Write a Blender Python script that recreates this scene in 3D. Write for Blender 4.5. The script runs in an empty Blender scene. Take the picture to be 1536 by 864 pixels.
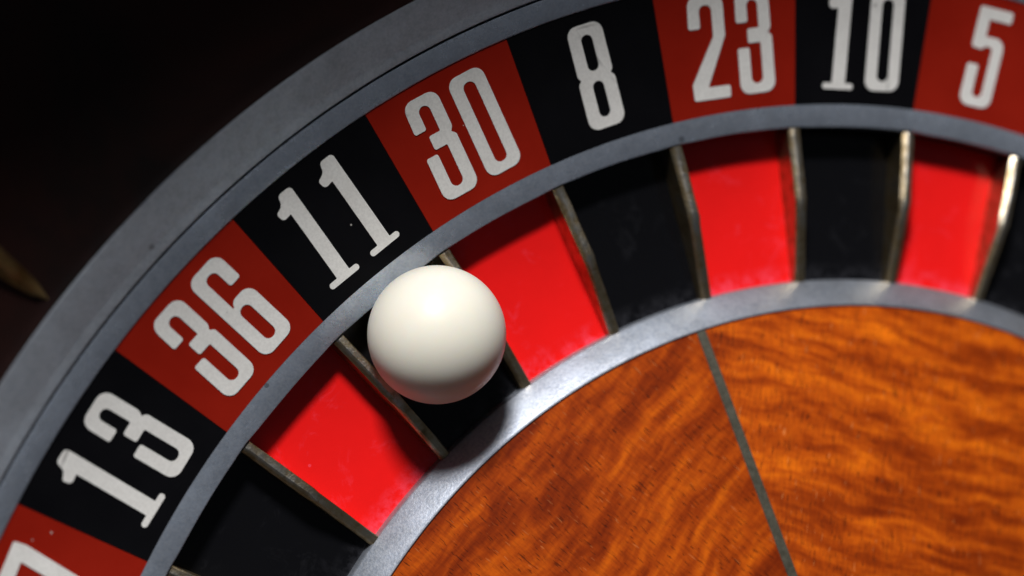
import bpy, bmesh, math, random
from mathutils import Vector, Matrix
import mathutils.geometry as mgeo

random.seed(7)
sc = bpy.context.scene
S = 0.125                      # one model unit = radius of the inner edge of the number ring = 125 mm
R = math.radians
STEP = 2 * math.pi / 37
PHI0 = R(150.0)                # azimuth of the joint between 27 and 13


def pol(r, a, z=0.0):
    return Vector((r * math.cos(a), r * math.sin(a), z))


# ------------------------------------------------------------------ camera
cam = bpy.data.cameras.new("camera")
camo = bpy.data.objects.new("camera", cam)
sc.collection.objects.link(camo)
right = Vector((0.94896808, -0.04917386, 0.31151487))
up = Vector((0.05008014, 0.99873221, 0.00509468))
fwd = Vector((0.31137046, -0.01076602, -0.95022762))
m = Matrix((right, up, -fwd)).transposed().to_4x4()
m.translation = Vector((-1.11620856, 0.81056641, 2.13412336)) * S
camo.matrix_world = m
cam.sensor_width = 36
cam.lens = 2802.7 / 1536 * 36
cam.clip_start = 0.005
cam.clip_end = 20
cam.dof.use_dof = True
cam.dof.focus_distance = 2.188 * S
cam.dof.aperture_fstop = 6.8
sc.camera = camo

# ------------------------------------------------------------------ world, lamp, exposure
w = bpy.data.worlds.new("World")
sc.world = w
w.use_nodes = True
bg = w.node_tree.nodes["Background"]
bg.inputs[0].default_value = (0.78, 0.87, 1.0, 1)
bg.inputs[1].default_value = 0.045

L = bpy.data.lights.new("lamp", 'AREA')
L.shape = 'DISK'
L.size = 0.15
L.energy = 9.3
L.color = (1.0, 0.985, 0.965)
lo = bpy.data.objects.new("lamp", L)
sc.collection.objects.link(lo)
LAZ, LEL, LD = R(110), R(39.5), 6.0
aim = pol(0.85, R(112), 0)
lpos = aim + Vector((math.cos(LEL) * math.cos(LAZ), math.cos(LEL) * math.sin(LAZ), math.sin(LEL))) * LD
lo.location = lpos * S
lo.rotation_euler = (aim - lpos).to_track_quat('-Z', 'Y').to_euler()

sc.view_settings.view_transform = 'Standard'
sc.view_settings.look = 'None'
sc.view_settings.exposure = 0.0
sc.view_settings.gamma = 1.0
sc.view_settings.use_curve_mapping = False
sc.render.engine = 'CYCLES'


# ------------------------------------------------------------------ material helpers
class NT:
    def __init__(self, name):
        self.m = bpy.data.materials.new(name)
        self.m.use_nodes = True
        self.t = self.m.node_tree
        self.b = self.t.nodes["Principled BSDF"]

    def n(self, typ, **kw):
        nd = self.t.nodes.new(typ)
        for k, v in kw.items():
            setattr(nd, k, v)
        return nd

    def l(self, a, b):
        self.t.links.new(a, b)

    def set(self, **kw):
        for k, v in kw.items():
            self.b.inputs[k.replace('_', ' ')].default_value = v

    def coord(self, scale=(1, 1, 1), rnd=False):
        tc = self.n('ShaderNodeTexCoord')
        mp = self.n('ShaderNodeMapping')
        mp.inputs['Scale'].default_value = scale
        self.l(tc.outputs['Object'], mp.inputs['Vector'])
        if rnd:
            oi = self.n('ShaderNodeObjectInfo')
            mu = self.n('ShaderNodeMath', operation='MULTIPLY')
            mu.inputs[1].default_value = 37.0
            self.l(oi.outputs['Random'], mu.inputs[0])
            cb = self.n('ShaderNodeCombineXYZ')
            for i in range(3):
                self.l(mu.outputs[0], cb.inputs[i])
            self.l(cb.outputs[0], mp.inputs['Location'])
        return mp.outputs[0]

    def noise(self, vec, scale, detail=4, rough=0.55, dist=0.0):
        x = self.n('ShaderNodeTexNoise')
        x.inputs['Scale'].default_value = scale
        x.inputs['Detail'].default_value = detail
        x.inputs['Roughness'].default_value = rough
        x.inputs['Distortion'].default_value = dist
        self.l(vec, x.inputs['Vector'])
        return x.outputs['Fac']

    def ramp(self, fac, stops, interp='LINEAR'):
        x = self.n('ShaderNodeValToRGB')
        cr = x.color_ramp
        cr.interpolation = interp
        while len(cr.elements) < len(stops):
            cr.elements.new(0.5)
        for e, (p, c) in zip(cr.elements, stops):
            e.position = p
            e.color = (c[0], c[1], c[2], 1) if not isinstance(c, (int, float)) else (c, c, c, 1)
        self.l(fac, x.inputs[0])
        return x.outputs[0]

    def mix(self, fac, a, b, mode='MIX'):
        x = self.n('ShaderNodeMix', data_type='RGBA', blend_type=mode)
        for s, v in ((x.inputs[0], fac), (x.inputs[6], a), (x.inputs[7], b)):
            if hasattr(v, 'is_linked'):
                self.l(v, s)
            elif isinstance(v, (int, float)):
                s.default_value = v
            else:
                s.default_value = (*v, 1)
        return x.outputs[2]

    def math(self, op, a, b=0.0, c=0.0):
        x = self.n('ShaderNodeMath', operation=op)
        for s, v in zip(x.inputs, (a, b, c)):
            if hasattr(v, 'is_linked'):
                self.l(v, s)
            else:
                s.default_value = v
        return x.outputs[0]

    def specks(self, vec, scale, size, keep):
        """sparse round specks: 1 inside a speck"""
        v = self.n('ShaderNodeTexVoronoi')
        v.inputs['Scale'].default_value = scale
        self.l(vec, v.inputs['Vector'])
        sep = self.n('ShaderNodeSeparateColor')
        self.l(v.outputs['Color'], sep.inputs[0])
        rad = self.math('MULTIPLY', sep.outputs[1], size)
        a = self.math('LESS_THAN', v.outputs['Distance'], rad)
        b = self.math('LESS_THAN', sep.outputs[0], keep)
        return self.math('MULTIPLY', a, b)

    def bump(self, h, strength, dist):
        x = self.n('ShaderNodeBump')
        x.inputs['Strength'].default_value = strength
        x.inputs['Distance'].default_value = dist
        self.l(h, x.inputs['Height'])
        self.l(x.outputs[0], self.b.inputs['Normal'])

    def col(self, c):
        self.l(c, self.b.inputs['Base Color'])

    def rough(self, c):
        self.l(c, self.b.inputs['Roughness'])


def metal(name, base, rlo, rhi, pits=0.5, bmp=0.16, met=0.5):
    t = NT(name)
    t.set(Metallic=met)
    v = t.coord()
    big = t.noise(v, 120, 6, 0.68)
    mid = t.noise(v, 620, 4, 0.65)
    fine = t.noise(v, 2300, 3, 0.6)
    c = t.mix(t.ramp(big, [(0.32, 0.0), (0.68, 1.0)]), [x * 0.80 for x in base], [min(1, x * 1.10) for x in base])
    c = t.mix(t.ramp(mid, [(0.38, 0.26), (0.55, 0.0)]), c, [x * 0.55 for x in base])
    c = t.mix(t.ramp(fine, [(0.35, 0.0), (0.65, 1.0)]), c, t.mix(0.16, c, (1, 1, 1)))
    sp = t.specks(v, 300, 0.15, 0.24 * pits)
    c = t.mix(t.math('MULTIPLY', sp, 0.5), c, (0.03, 0.03, 0.035))
    nick = t.specks(v, 420, 0.10, 0.05)
    c = t.mix(t.math('MULTIPLY', nick, 0.6), c, (0.8, 0.82, 0.85))
    t.col(c)
    t.rough(t.ramp(big, [(0.3, rlo), (0.7, rhi)]))
    t.bump(t.math('ADD', fine, t.math('MULTIPLY', sp, -0.6)), bmp, 0.0003)
    return t.m


M = {}
M['alu'] = metal('satin_aluminium', (0.48, 0.55, 0.67), 0.20, 0.32, 0.7, 0.16, 0.66)
M['alu_rim'] = metal('brushed_rim_aluminium', (0.43, 0.49, 0.57), 0.5, 0.64, 1.2, 0.25, 0.3)
M['alu_inner'] = metal('polished_cone_ring', (0.30, 0.335, 0.405), 0.40, 0.48, 0.5, 0.10, 0.78)


def brass():
    t = NT('worn_brass')
    t.set(Metallic=1.0)
    v = t.coord(rnd=True)
    n1 = t.noise(v, 350, 6, 0.65)
    n2 = t.noise(v, 2200, 3, 0.6)
    c = t.ramp(n1, [(0.32, (0.20, 0.135, 0.06)), (0.5, (0.45, 0.345, 0.20)), (0.70, (0.60, 0.53, 0.41))])
    wa = t.n('ShaderNodeAttribute', attribute_name='wear')
    n3 = t.noise(v, 700, 4, 0.7)
    wf = t.math('MULTIPLY', wa.outputs['Fac'], t.ramp(n3, [(0.36, 0.15), (0.56, 1.0)]))
    c = t.mix(wf, c, (0.66, 0.65, 0.62))
    t.col(c)
    t.rough(t.ramp(n1, [(0.3, 0.42), (0.7, 0.27)]))
    t.bump(t.math('ADD', n1, t.math('MULTIPLY', n2, 0.4)), 0.35, 0.0004)
    return t.m


M['brass'] = brass()


def gold():
    t = NT('deflector_brass')
    t.set(Metallic=1.0, Roughness=0.5)
    v = t.coord()
    n1 = t.noise(v, 140, 4)
    t.col(t.ramp(n1, [(0.3, (0.22, 0.11, 0.03)), (0.7, (0.55, 0.40, 0.18))]))
    t.bump(n1, 0.8, 0.003)
    return t.m


M['gold'] = gold()


def printed(name, base, dark, rough, spec, dust):
    t = NT(name)
    v = t.coord(rnd=True)
    n = t.noise(v, 90, 4)
    f = t.noise(v, 2600, 2)
    c = t.mix(t.ramp(n, [(0.3, 0.0), (0.7, 1.0)]), dark, base)
    c = t.mix(t.ramp(f, [(0.4, 0.0), (0.62, 0.16)]), c, dark)
    sp = t.specks(v, 480, 0.13, 0.03 * dust)
    c = t.mix(t.math('MULTIPLY', sp, 0.6), c, (0.62, 0.58, 0.54))
    t.col(c)
    t.rough(t.ramp(n, [(0.3, rough - 0.06), (0.7, rough + 0.08)]))
    t.b.inputs['Specular IOR Level'].default_value = spec
    t.bump(t.math('ADD', t.math('MULTIPLY', f, 0.25), sp), 0.1, 0.0003)
    return t.m


M['p_red'] = printed('printed_red', (0.30, 0.013, 0.005), (0.25, 0.010, 0.004), 0.5, 0.07, 1.0)
M['p_black'] = printed('printed_black', (0.0042, 0.0042, 0.0055), (0.003, 0.003, 0.004), 0.5, 0.07, 1.4)
M['p_green'] = printed('printed_green', (0.010, 0.16, 0.05), (0.008, 0.12, 0.04), 0.5, 0.3, 1.0)


def enamel(name, base, haze, hz):
    t = NT(name)
    t.b.inputs['Specular IOR Level'].default_value = 0.3
    v = t.coord(rnd=True)
    n = t.noise(v, 70, 5, 0.6)
    c = t.mix(t.ramp(n, [(0.3, 0.0), (0.7, 0.5)]), base, [x * 0.80 for x in base])
    # scuffed edge beside the cone ring: local X is the radius
    tc = t.n('ShaderNodeTexCoord')
    sx = t.n('ShaderNodeSeparateXYZ')
    t.l(tc.outputs['Object'], sx.inputs[0])
    edge = t.ramp(t.math('DIVIDE', sx.outputs[0], S), [(0.776, 1.0), (0.80, 0.0)])
    sc_n = t.ramp(t.noise(v, 420, 6, 0.7), [(0.42, 0.0), (0.72, 1.0)])
    c = t.mix(t.math('MULTIPLY', t.math('MULTIPLY', edge, sc_n), hz), c, haze)
    smear = t.ramp(t.noise(v, 180, 6, 0.75, 0.6), [(0.56, 0.0), (0.74, 1.0)])
    c = t.mix(t.math('MULTIPLY', smear, 0.22 if hz > 0.3 else 0.06), c, haze)
    mark = t.specks(v, 120, 0.12, 0.12)
    c = t.mix(t.math('MULTIPLY', mark, 0.35), c, [x * 0.35 for x in base])
    sp = t.specks(v, 420, 0.11, 0.04)
    c = t.mix(t.math('MULTIPLY', sp, 0.35), c, haze)
    t.col(c)
    t.rough(t.ramp(n, [(0.3, 0.12), (0.7, 0.2)]))
    t.bump(t.noise(v, 260, 3), 0.04, 0.0006)
    return t.m


M['f_red'] = enamel('red_enamel', (0.82, 0.0105, 0.010), (0.88, 0.10, 0.17), 0.8)
M['f_black'] = enamel('black_enamel', (0.004, 0.004, 0.005), (0.12, 0.12, 0.14), 0.22)
M['f_green'] = enamel('green_enamel', (0.01, 0.25, 0.07), (0.3, 0.5, 0.35), 0.5)


def white_print():
    t = NT('white_print')
    v = t.coord(rnd=True)
    n = t.noise(v, 160, 5, 0.6)
    f = t.noise(v, 2400, 2)
    c = t.mix(t.ramp(n, [(0.3, 0.0), (0.72, 1.0)]), (0.74, 0.725, 0.70), (0.84, 0.83, 0.805))
    c = t.mix(t.ramp(f, [(0.42, 0.0), (0.6, 0.22)]), c, (0.5, 0.49, 0.47))
    sp = t.specks(v, 330, 0.12, 0.10)
    c = t.mix(t.math('MULTIPLY', sp, 0.7), c, (0.12, 0.10, 0.09))
    # hairline cracks in the print
    vo = t.n('ShaderNodeTexVoronoi', feature='DISTANCE_TO_EDGE')
    vo.inputs['Scale'].default_value = 75
    t.l(v, vo.inputs['Vector'])
    cr = t.math('LESS_THAN', vo.outputs['Distance'], 0.012)
    gate = t.ramp(t.noise(v, 55, 2), [(0.62, 0.0), (0.66, 1.0)])
    c = t.mix(t.math('MULTIPLY', t.math('MULTIPLY', cr, gate), 0.5), c, (0.2, 0.19, 0.18))
    t.col(c)
    t.set(Roughness=0.5)
    t.b.inputs['Specular IOR Level'].default_value = 0.3
    t.bump(f, 0.08, 0.0003)
    return t.m


M['white'] = white_print()


def wood():
    t = NT('figured_lacquered_wood')
    # local X = radius (grain), Y = across; the ripple figure lies across the grain
    v0 = t.coord(scale=(1, 1, 1), rnd=True)
    warp = t.n('ShaderNodeTexNoise')
    warp.inputs['Scale'].default_value = 38
    warp.inputs['Detail'].default_value = 3
    t.l(v0, warp.inputs['Vector'])
    sub = t.n('ShaderNodeVectorMath', operation='SUBTRACT')
    sub.inputs[1].default_value = (0.5, 0.5, 0.5)
    t.l(warp.outputs['Color'], sub.inputs[0])
    scv = t.n('ShaderNodeVectorMath', operation='SCALE')
    scv.inputs[3].default_value = 0.009
    t.l(sub.outputs[0], scv.inputs[0])
    add = t.n('ShaderNodeVectorMath', operation='ADD')
    t.l(v0, add.inputs[0])
    t.l(scv.outputs[0], add.inputs[1])

    def stretched(sx, sy, scale, detail, rough):
        mp = t.n('ShaderNodeMapping')
        mp.inputs['Scale'].default_value = (sx, sy, 0.3)
        t.l(add.outputs[0], mp.inputs['Vector'])
        return t.noise(mp.outputs[0], scale, detail, rough)
    ripple = stretched(1, 0.16, 370, 2, 0.5)
    ripple2 = stretched(1, 0.25, 760, 3, 0.6)
    broad = stretched(1, 0.5, 50, 2, 0.5)
    grain = stretched(0.16, 1, 1500, 4, 0.7)
    s = t.math('ADD', t.math('MULTIPLY', ripple, 0.48), t.math('MULTIPLY', ripple2, 0.26))
    s = t.math('ADD', s, t.math('MULTIPLY', broad, 0.16))
    s = t.math('ADD', s, t.math('MULTIPLY', grain, 0.10))
    c = t.ramp(s, [(0.37, (0.17, 0.019, 0.0015)), (0.46, (0.30, 0.041, 0.002)), (0.53, (0.45, 0.074, 0.003)), (0.64, (0.70, 0.145, 0.004))])
    # fine fibres and short open pores along the grain
    mp = t.n('ShaderNodeMapping')
    mp.inputs['Scale'].default_value = (0.14, 1, 0.3)
    t.l(v0, mp.inputs['Vector'])
    fib = t.noise(mp.outputs[0], 2600, 3, 0.65)
    c = t.mix(t.ramp(fib, [(0.40, 0.32), (0.55, 0.0)]), c, t.mix(0.7, c, (0.06, 0.008, 0.002)))
    pore = t.ramp(t.noise(mp.outputs[0], 3600, 1, 0.4), [(0.655, 0.0), (0.70, 1.0)])
    c = t.mix(t.math('MULTIPLY', pore, 0.65), c, (0.030, 0.006, 0.002))
    pore2 = t.ramp(t.noise(mp.outputs[0], 3100, 1, 0.4), [(0.73, 0.0), (0.76, 1.0)])
    c = t.mix(t.math('MULTIPLY', pore2, 0.25), c, (0.80, 0.36, 0.12))
    dust = t.specks(v0, 420, 0.10, 0.010)
    c = t.mix(t.math('MULTIPLY', dust, 0.35), c, (0.7, 0.6, 0.62))
    t.col(c)
    # each veneer leaf has its own depth of colour
    oi = t.n('ShaderNodeObjectInfo')
    c = t.mix(1.0, c, oi.outputs['Color'], 'MULTIPLY')
    t.col(c)
    t.set(Roughness=0.45)
    t.b.inputs['Specular IOR Level'].default_value = 0.08
    t.b.inputs['Coat Weight'].default_value = 0.25
    t.b.inputs['Coat Roughness'].default_value = 0.12
    t.bump(t.math('ADD', t.math('MULTIPLY', pore, -1.0), dust), 0.12, 0.0003)
    return t.m


M['wood'] = wood()


def inlay():
    t = NT('dark_metal_inlay')
    v = t.coord(rnd=True)
    n = t.noise(v, 900, 4, 0.65)
    t.col(t.ramp(n, [(0.3, (0.040, 0.037, 0.024)), (0.7, (0.085, 0.08, 0.06))]))
    t.set(Metallic=0.35, Roughness=0.5)
    t.bump(n, 0.2, 0.0004)
    return t.m


M['inlay'] = inlay()


def bowl_wood():
    t = NT('dark_mahogany_lacquer')
    v = t.coord(scale=(1, 1, 1))
    n = t.noise(v, 22, 5, 0.6, 0.8)
    t.col(t.ramp(n, [(0.40, (0.014, 0.010, 0.0095)), (0.72, (0.048, 0.015, 0.012))]))
    t.set(Roughness=0.5)
    t.b.inputs['Specular IOR Level'].default_value = 0.12
    return t.m


M['bowl'] = bowl_wood()


def core():
    t = NT('black_core')
    v = t.coord()
    t.col(t.ramp(t.noise(v, 80), [(0.3, (0.004, 0.004, 0.005)), (0.7, (0.008, 0.008, 0.009))]))
    t.set(Roughness=0.6)
    return t.m


M['core'] = core()


def ivory():
    t = NT('ivory_ball')
    v = t.coord()
    n = t.noise(v, 60, 5, 0.6)
    c = t.ramp(n, [(0.3, (0.68, 0.655, 0.575)), (0.7, (0.73, 0.71, 0.63))])
    mp = t.n('ShaderNodeMapping')
    mp.inputs['Scale'].default_value = (0.12, 1, 0.6)
    mp.inputs['Rotation'].default_value = (0.3, 0.5, -0.6)
    t.l(v, mp.inputs['Vector'])
    scr = t.specks(mp.outputs[0], 620, 0.09, 0.05)
    c = t.mix(t.math('MULTIPLY', scr, 0.5), c, (0.95, 0.94, 0.9))
    sp = t.specks(v, 420, 0.09, 0.03)
    c = t.mix(t.math('MULTIPLY', sp, 0.3), c, (0.45, 0.40, 0.33))
    t.col(c)
    t.rough(t.ramp(n, [(0.3, 0.40), (0.7, 0.48)]))
    t.b.inputs['Subsurface Weight'].default_value = 0.6
    t.b.inputs['Coat Weight'].default_value = 0.12
    t.b.inputs['Coat Roughness'].default_value = 0.3
    t.b.inputs['Subsurface Radius'].default_value = (1.0, 0.62, 0.33)
    t.b.inputs['Subsurface Scale'].default_value = 0.0036
    t.b.inputs['Specular IOR Level'].default_value = 0.16
    t.bump(scr, 0.08, 0.0002)
    return t.m


M['ivory'] = ivory()


# ------------------------------------------------------------------ mesh helpers
def link(name, mesh, mat, parent=None, smooth=True, sharp=28):
    o = bpy.data.objects.new(name, mesh)
    sc.collection.objects.link(o)
    if mat is not None and not mesh.materials:
        mesh.materials.append(mat)
    if smooth:
        mesh.polygons.foreach_set('use_smooth', [True] * len(mesh.polygons))
        mesh.set_sharp_from_angle(angle=R(sharp))
    if parent is not None:
        o.parent = parent
    return o


def empty(name, label, cat, loc=(0, 0, 0)):
    o = bpy.data.objects.new(name, None)
    o.empty_display_size = 0.02
    sc.collection.objects.link(o)
    o.location = loc
    o['label'] = label
    o['category'] = cat
    return o


def mesh_from(name, verts, faces):
    me = bpy.data.meshes.new(name)
    me.from_pydata([tuple(c * S for c in v) for v in verts], [], faces)
    bm = bmesh.new()
    bm.from_mesh(me)
    bmesh.ops.recalc_face_normals(bm, faces=bm.faces)
    bm.to_mesh(me)
    bm.free()
    return me


def lathe(name, prof, seg=740, closed=True, wob=None):
    """revolve a closed (r, z) outline about the axis; wob(i_profile, angle) -> (dr, dz)"""
    vs, fs = [], []
    n = len(prof)
    for k in range(seg):
        a = 2 * math.pi * k / seg
        ca, sa = math.cos(a), math.sin(a)
        for i, (r, z) in enumerate(prof):
            if wob:
                dr, dz = wob(i, a)
                r, z = r + dr, z + dz
            vs.append((r * ca, r * sa, z))
    for k in range(seg):
        k2 = (k + 1) % seg
        for i in range(n if closed else n - 1):
            j = (i + 1) % n
            fs.append((k * n + i, k * n + j, k2 * n + j, k2 * n + i))
    return mesh_from(name, vs, fs)


def sector(name, prof, half, nseg, thick, gap=0.0):
    """slab over an (r, z) polyline, spanning -half..half about local X; gap = straight-sided clearance each side"""
    vs, fs = [], []
    np_ = len(prof)
    for lay in (0, 1):
        for (r, z) in prof:
            h = half - gap / r
            for k in range(nseg + 1):
                a = -h + 2 * h * k / nseg
                vs.append((r * math.cos(a), r * math.sin(a), z - lay * thick))
    m_ = nseg + 1
    off = np_ * m_
    for i in range(np_ - 1):
        for k in range(nseg):
            a, b, c, d = i * m_ + k, i * m_ + k + 1, (i + 1) * m_ + k + 1, (i + 1) * m_ + k
            fs.append((a, b, c, d))
            fs.append((off + a, off + d, off + c, off + b))
    for k in range(nseg):
        fs.append((k, k + 1, off + k + 1, off + k))
        e = (np_ - 1) * m_
        fs.append((e + k, e + k + 1, off + e + k + 1, off + e + k))
    for i in range(np_ - 1):
        for e in (0, nseg):
            fs.append((i * m_ + e, (i + 1) * m_ + e, off + (i + 1) * m_ + e, off + i * m_ + e))
    return mesh_from(name, vs, fs)


def arc_pts(cx, cz, r, a0, a1, n):
    return [(cx + r * math.cos(R(a0 + (a1 - a0) * i / n)), cz + r * math.sin(R(a0 + (a1 - a0) * i / n))) for i in range(n + 1)]


def rounded(poly, n=6):
    """poly: list of (x, y, radius) -> points with rounded corners"""
    out = []
    N = len(poly)
    for i in range(N):
        x, y, r = poly[i]
        p = Vector((x, y))
        a = Vector(poly[i - 1][:2])
        b = Vector(poly[(i + 1) % N][:2])
        d1, d2 = (a - p), (b - p)
        l1, l2 = d1.length, d2.length
        d1.normalize()
        d2.normalize()
        ang = math.acos(max(-1, min(1, d1.dot(d2))))
        if r <= 0 or ang > 3.1:
            out.append((x, y))
            continue
        t = min(r / math.tan(ang / 2), l1 * 0.49, l2 * 0.49)
        rr = t * math.tan(ang / 2)
        bis = (d1 + d2).normalized()
        c = p + bis * (rr / math.sin(ang / 2))
        s = p + d1 * t - c
        e = p + d2 * t - c
        a0 = math.atan2(s.y, s.x)
        a1 = math.atan2(e.y, e.x)
        da = (a1 - a0 + math.pi) % (2 * math.pi) - math.pi
        for k in range(n + 1):
            q = a0 + da * k / n
            out.append((c.x + rr * math.cos(q), c.y + rr * math.sin(q)))
    return out


# ------------------------------------------------------------------ the bowl around the wheel
bowl = empty('roulette_bowl', 'dark wooden roulette bowl with grey metal rim around the number wheel', 'roulette bowl', (0, 0, -0.03))


def wall_wob(i, a):
    return (0, 0)


bowl_prof = [(1.236, 0.066), (1.300, 0.092), (1.62, 0.215), (1.80, 0.36), (1.88, 0.54), (1.90, 0.745), (1.93, 0.775), (2.02, 0.775), (2.06, 0.745), (2.08, -0.2),
             (0.2, -0.2), (0.2, -0.15), (1.236, -0.15)]
ob = link('bowl_wall', lathe('bowl_wall', bowl_prof, 370), M['bowl'], bowl)

rn = [random.uniform(0, 6.28) for _ in range(8)]


def rim_wob(i, a):
    # the outer border of the rim is slightly uneven
    if i in (6, 7):
        return (0.0012 * math.sin(23 * a + rn[0]) * math.sin(7 * a + rn[1]), 0)
    return (0, 0)


rim_prof = [(1.1895, -0.14), (1.1895, 0.0425), (1.1902, 0.0442), (1.1920, 0.0455), (1.1985, 0.0482), (1.2030, 0.0508), (1.2400, 0.0775), (1.2440, 0.0792), (1.2445, 0.0720), (1.232, 0.06), (1.232, -0.14)]
link('metal_rim', lathe('metal_rim', rim_prof, 740, True, rim_wob), M['alu_rim'], bowl)

# canoe-shaped brass deflector, lying along the radius
dv, df = [], []
nl, nw = 14, 8
r0, r1 = 1.252, 1.56
for i in range(nl + 1):
    u = i / nl
    hw = 0.016 * math.sin(math.pi * u) ** 0.5 + 0.001
    hh = 0.030 * math.sin(math.pi * u) ** 0.6
    rr = r0 + (r1 - r0) * u
    zb = 0.092 + (rr - 1.300) * (0.123 / 0.32) - 0.002
    for j in range(nw + 1):
        v = -1 + 2 * j / nw
        dv.append((rr, v * hw, zb + hh * (1 - abs(v) ** 1.35)))
for i in range(nl):
    for j in range(nw):
        a = i * (nw + 1) + j
        df.append((a, a + 1, a + nw + 2, a + nw + 1))
    df.append((i * (nw + 1), (i + 1) * (nw + 1), (i + 1) * (nw + 1) + nw, i * (nw + 1) + nw))
dme = mesh_from('deflector', dv, df)
for q in range(8):
    d = link('deflector', dme, M['gold'], bowl, smooth=(q == 0), sharp=50)
    d.rotation_euler.z = R(140.3 - 45 * q)
for ch in bowl.children:
    ch.location.z += 0.03

# ------------------------------------------------------------------ the wheel head
wheel = empty('roulette_wheel_head', 'roulette wheel head with red and black numbered pockets and orange wooden cone', 'roulette wheel', (0, 0, -0.015))
SL = 0.0265 / 0.16


def part(name, me, mat, rot=0.0, **kw):
    o = link(name, me, mat, wheel, **kw)
    o.rotation_euler.z = rot
    o.location.z = 0.015
    return o


part('wheel_core', lathe('wheel_core', [(0.05, -0.12), (1.178, -0.12), (1.178, 0.022), (1.160, 0.0195), (0.995, -0.0128), (0.9722, -0.0128), (0.9722, -0.055), (0.76, -0.055), (0.735, -0.01), (0.05, 0.14)], 370), M['core'])

# outer trim ring
part('trim_ring', lathe('trim_ring', [(1.1602, 0.015), (1.1602, 0.0275), (1.1612, 0.0290), (1.1845, 0.0412), (1.1862, 0.0412), (1.1872, 0.0395), (1.1872, -0.05), (1.178, -0.05), (1.178, 0.015)]), M['alu'])


# ring between numbers and pockets; its inner lip is slightly worn at every fret
def mid_wob(i, a):
    if i in (3, 4, 5):
        ph = ((PHI0 - a) / STEP) % 1.0
        d = min(ph, 1 - ph)
        return (0.0012 * math.exp(-(d / 0.10) ** 2) + 0.0004 * math.sin(31 * a), 0)
    return (0, 0)


part('pocket_ring', lathe('pocket_ring', [(0.9990, -0.01), (0.9990, 0.0003), (0.9960, -0.0004), (0.9730, -0.0050), (0.9712, -0.0062), (0.9706, -0.0085), (0.9706, -0.0125), (0.990, -0.0125)], 740, True, mid_wob), M['alu'])

# number panels and digits
ORDER = [27, 13, 36, 11, 30, 8, 23, 10, 5, 24, 16, 33, 1, 20, 14, 31, 9, 22, 18, 29, 7, 28, 12, 35, 3, 26, 0, 32, 15, 19, 4, 21, 2, 25, 17, 34, 6]
REDS = {1, 3, 5, 7, 9, 12, 14, 16, 18, 19, 21, 23, 25, 27, 30, 32, 34, 36}

GL = {
    '0': ([[(0, 0, 13), (48, 0, 13), (48, 127, 13), (0, 127, 13)]], [[(16, 12, 7.6), (32.5, 12, 7.6), (32.5, 115, 7.6), (16, 115, 7.6)]]),
    '1': ([[(0, 0, 3.8), (43, 0, 3.8), (43, 7.6, 3.8), (31.5, 7.6, 1.2), (32.5, 127, 5), (14, 127, 6), (11, 115, 9), (0, 110, 3.5), (2, 99, 5), (14, 101, 1), (13, 7.6, 1.2), (0, 7.6, 3.8)]], []),
    '2': ([[(1, 0, 3), (51, 0, 3), (51, 15, 3), (21, 15, 1.5), (49, 76, 6), (49, 127, 13), (1, 127, 13), (0, 87, 3), (16, 87, 3), (16, 115, 7.5), (33, 115, 7.5), (33, 76, 6), (0, 20, 6)]], []),
    '3': ([[(0, 0, 13), (48, 0, 13), (48, 69, 9), (43, 73, 1), (47, 79, 9), (47, 127, 13), (1, 127, 13), (0, 88, 3), (16, 88, 3), (16, 115, 7.5), (31, 115, 7.5), (31, 80, 1.5), (15, 80, 3), (15, 62, 3), (32, 62, 1.5), (32, 12, 7.5), (16, 12, 7.5), (16, 57, 3), (0, 57, 3)]], []),
    '4': ([[(27, 0, 3), (43, 0, 3), (43, 26, 1), (50, 26, 2), (50, 39, 2), (43, 39, 1), (43, 127, 3), (26, 127, 3), (0, 42, 3), (0, 26, 3), (27, 26, 1)]], [[(15, 39, 1), (27, 39, 1), (27, 86, 1)]]),
    '5': ([[(0, 0, 13), (46, 0, 13), (46, 91, 16), (17, 90, 2), (17, 112, 1.5), (49, 112, 3), (49, 127, 3), (0, 127, 3), (0, 74, 4), (15, 73, 3), (20, 78, 3), (30.5, 78, 8), (30.5, 12, 7.3), (16, 12, 7.3), (16, 53, 3), (0, 53, 3)]], []),
    '6': ([[(0, 0, 13), (49, 0, 13), (49, 75, 14), (22, 75, 9), (16, 66, 1), (16, 115, 7.5), (33, 115, 7.5), (33, 88, 3), (49, 88, 3), (49, 127, 13), (0, 127, 13)]], [[(16.5, 12, 7.5), (32.5, 12, 7.5), (32.5, 62, 7.5), (16.5, 62, 7.5)]]),
    '7': ([[(0, 110, 3), (0, 127, 3), (50, 127, 3), (50, 112, 6), (26, 0, 3), (8, 0, 3), (31, 111, 1)]], []),
    '8': ([[(0, 0, 13), (49, 0, 13), (49, 58, 9), (44.5, 62.5, 1), (48, 67, 9), (48, 127, 13), (1, 127, 13), (1, 67, 9), (4.5, 62.5, 1), (0, 58, 9)]], [[(17, 13, 7), (32, 13, 7), (32, 57, 7), (17, 57, 7)], [(17, 70, 7), (32, 70, 7), (32, 114, 7), (17, 114, 7)]]),
}
_o, _h = GL['6']
GL['9'] = ([[(49 - x, 127 - y, r) for x, y, r in p] for p in _o], [[(49 - x, 127 - y, r) for x, y, r in p] for p in _h])


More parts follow.
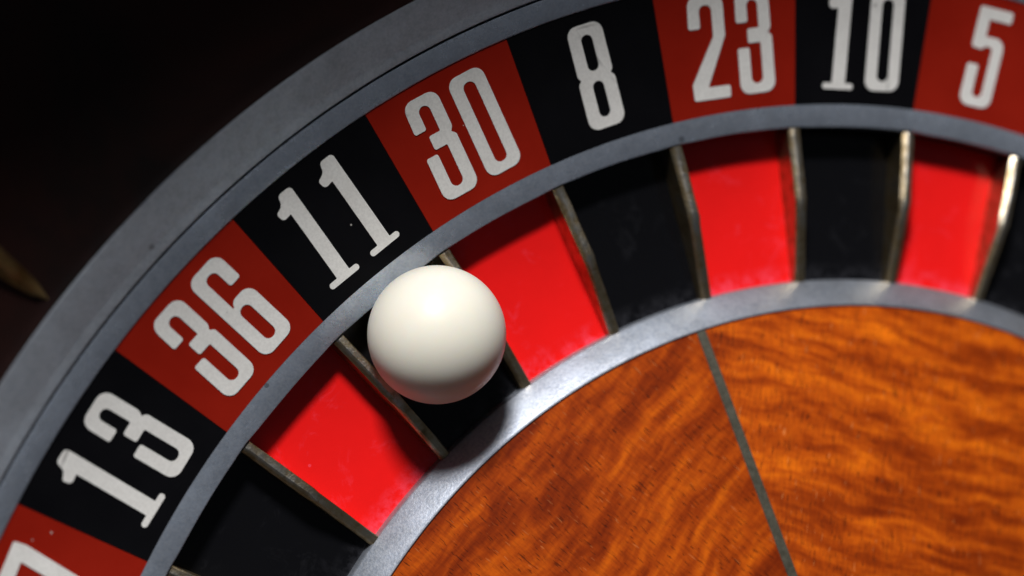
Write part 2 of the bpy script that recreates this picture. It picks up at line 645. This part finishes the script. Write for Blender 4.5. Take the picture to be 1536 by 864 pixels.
def digit_mesh(ch, x0, y0=17.5):
    outs, holes = GL[ch]
    loops = [rounded(p) for p in outs + holes]
    flat = []
    lp3 = []
    for lp in loops:
        lp3.append([Vector((x, y, 0)) for x, y in lp])
        flat += lp
    tris = mgeo.tessellate_polygon(lp3)
    bm = bmesh.new()
    vs = [bm.verts.new((x + x0, y + y0, 0)) for x, y in flat]
    for t in tris:
        try:
            bm.faces.new([vs[i] for i in t])
        except ValueError:
            pass
    bmesh.ops.remove_doubles(bm, verts=bm.verts, dist=0.01)
    bmesh.ops.dissolve_degenerate(bm, edges=bm.edges, dist=0.01)
    for k in range(1, 10):
        for co, no in (((x0 + k * 5.5, 0, 0), (1, 0, 0)),):
            g = list(bm.verts) + list(bm.edges) + list(bm.faces)
            bmesh.ops.bisect_plane(bm, geom=g, plane_co=co, plane_no=no)
    for k in range(1, 8):
        g = list(bm.verts) + list(bm.edges) + list(bm.faces)
        bmesh.ops.bisect_plane(bm, geom=g, plane_co=(0, y0 + k * 17, 0), plane_no=(0, 1, 0))
    # thin sheet of print: give it a little body
    ext = bmesh.ops.extrude_face_region(bm, geom=list(bm.faces))
    top = {v for v in ext['geom'] if isinstance(v, bmesh.types.BMVert)}
    for v in bm.verts:
        x, y = v.co.x / 1000, v.co.y / 1000
        r = math.hypot(x, 1 + y)
        a = -math.atan2(x, 1 + y)            # clockwise is to the right when reading
        z = (r - 1) * SL + (0.0011 if v in top else 0.0003)
        v.co = Vector((r * math.cos(a) * S, r * math.sin(a) * S, z * S))
    bmesh.ops.recalc_face_normals(bm, faces=bm.faces)
    me = bpy.data.meshes.new('digit')
    bm.to_mesh(me)
    bm.free()
    return me


PL = {'27': (-52, 9), '13': (-54, 8), '36': (-55, 8), '11': (-55, 7), '30': (-55, 7), '23': (-54, 11), '10': (-49, 11)}
panel_me = {}
floor_me = {}
dig_cache = {}
FLOOR_PROF = [(0.9720, -0.0461), (0.774, -0.0362)]


def floor_z(r):
    return -0.0362 - (r - 0.774) * 0.05


for i, num in enumerate(ORDER):
    phc = PHI0 - (i - 0.5) * STEP
    col = 'green' if num == 0 else ('red' if num in REDS else 'black')
    if col not in panel_me:
        panel_me[col] = sector('number_panel', [(1.1598, 0.1598 * SL), (1.08, 0.08 * SL), (0.9992, -0.0008 * SL)], STEP / 2, 20, 0.006, 0.0003)
        floor_me[col] = sector('pocket_floor', FLOOR_PROF, STEP / 2, 16, 0.006, 0.0002)
    p = part('number_panel', panel_me[col], M['p_' + col], phc, smooth=False)
    p['label'] = '%s panel printed with a white %d' % (col, num)
    q = part('pocket_floor', floor_me[col], M['f_' + col], phc, smooth=False)
    q['label'] = '%s floor of the pocket for %d' % (col, num)
    s = str(num)
    offs = PL.get(s, (-54, 8) if len(s) == 2 else (-24,))
    for ch, x0 in zip(s, offs):
        key = (ch, x0)
        if key not in dig_cache:
            dig_cache[key] = digit_mesh(ch, x0)
        d = link('digit', dig_cache[key], M['white'], p, smooth=False)


# frets
def fret_mesh(seed):
    rg = random.Random(seed)
    rs = [0.9700, 0.962, 0.945, 0.925, 0.905, 0.888, 0.8785, 0.868, 0.85, 0.825, 0.80, 0.7745]
    vs, fs = [], []
    for r in rs:
        if r >= 0.8785:
            zt = -0.0065 + (0.9705 - r) / 0.092 * 0.0065
            cl, cr = 0.0066, 0.0014
        else:
            zt = -(0.8785 - r) / 0.1025 * 0.0208
            cl, cr = 0.0040, 0.0016
        zt += rg.uniform(-0.0005, 0.0005)
        cl += rg.uniform(-0.0006, 0.0006)
        cr += rg.uniform(-0.0006, 0.0006)
        h = (0.0074 if r >= 0.8785 else 0.0066) + rg.uniform(-0.0002, 0.0002)
        zb = -0.052
        # +y is counter-clockwise (left in the picture)
        kz = 0.62 if r >= 0.8785 else 1.1
        sec = [(h, zb), (h, zt - cl * kz), (h - cl * 0.4, zt - cl * kz * 0.42), (h - cl, zt), (-h + cr, zt), (-h + cr * 0.4, zt - cr * 0.4), (-h, zt - cr * 1.1), (-h, zb)]
        for y, z in sec:
            vs.append((r, y, z))
    n = 8
    for i in range(len(rs) - 1):
        for j in range(n):
            k = (j + 1) % n
            fs.append((i * n + j, i * n + k, (i + 1) * n + k, (i + 1) * n + j))
    fs.append(tuple(range(n)))
    fs.append(tuple((len(rs) - 1) * n + j for j in range(n)))
    me = mesh_from('fret', vs, fs)
    at = me.attributes.new('wear', 'FLOAT', 'POINT')        # plating rubbed to bare metal along the crest
    for i, r in enumerate(rs):
        for j in range(n):
            at.data[i * n + j].value = {3: 1.0, 4: 0.2}.get(j, 0.0) * (1.0 if r >= 0.868 else 0.15) * rg.uniform(0.6, 1.0)
    return me


for k in range(37):
    part('fret', fret_mesh(100 + k), M['brass'], PHI0 - k * STEP, sharp=22)

# bright ring at the foot of the cone
part('cone_ring', lathe('cone_ring', [(0.7755, -0.050), (0.7755, -0.0245), (0.7750, -0.0225), (0.7735, -0.0205), (0.7468, 0.0045), (0.7450, 0.0062), (0.7435, 0.0066), (0.7422, 0.0058), (0.7415, 0.0035), (0.7400, -0.012), (0.752, -0.050)]), M['alu_inner'])

# wooden cone: panels divided by inlay strips
NS = 6
SEAM = R(103.65)
CS = 0.074 / 0.309


def cone_z(r):
    return 0.0045 + (0.7412 - r) * CS


wprof = [(0.7413, cone_z(0.7413)), (0.60, cone_z(0.60)), (0.42, cone_z(0.42)), (0.24, cone_z(0.24)), (0.10, cone_z(0.10))]
wme = sector('wood_panel', wprof, math.pi / NS, 64, 0.004, 0.0062)
ime = bpy.data.meshes.new('inlay_strip')
hw = 0.0062
iv, iF = [], []
for r in (0.7413, 0.09):
    z = cone_z(r)
    for y, dz in ((-hw, -0.004), (-hw, 0.0004), (-hw + 0.0008, 0.0010), (hw - 0.0008, 0.0010), (hw, 0.0004), (hw, -0.004)):
        iv.append((math.sqrt(r * r - y * y), y, z + dz))
for j in range(6):
    iF.append((j, (j + 1) % 6, 6 + (j + 1) % 6, 6 + j))
iF += [tuple(range(6)), tuple(range(6, 12))]
ime = mesh_from('inlay_strip', iv, iF)
for k in range(NS):
    wp = part('wood_panel', wme, M['wood'], SEAM - (k + 0.5) * 2 * math.pi / NS, smooth=(k == 0), sharp=40)
    wp.color = [(1, 1, 1, 1), (0.92, 0.9, 0.9, 1), (1, 1, 1, 1), (0.9, 0.9, 0.9, 1), (0.96, 0.96, 0.96, 1), (0.76, 0.68, 0.68, 1)][k]
    part('inlay_strip', ime, M['inlay'], SEAM - k * 2 * math.pi / NS, smooth=(k == 0), sharp=22)
part('cone_cap', lathe('cone_cap', [(0.001, cone_z(0.12) + 0.012), (0.09, cone_z(0.12) + 0.010), (0.118, cone_z(0.12) + 0.002), (0.12, cone_z(0.12) - 0.006), (0.001, cone_z(0.12) - 0.006)], 96), M['alu_inner'])

# ------------------------------------------------------------------ the ball
BR = 0.0809
bc = Vector((-0.52430, 0.73716, floor_z(0.9045) + BR + 0.0001))
bm = bmesh.new()
bmesh.ops.create_icosphere(bm, subdivisions=6, radius=BR * S)
bme = bpy.data.meshes.new('roulette_ball')
bm.to_mesh(bme)
bm.free()
ball = link('roulette_ball', bme, M['ivory'], None, sharp=180)
ball.location = bc * S
ball['label'] = 'ivory white roulette ball resting in the black pocket of 11'
ball['category'] = 'ball'
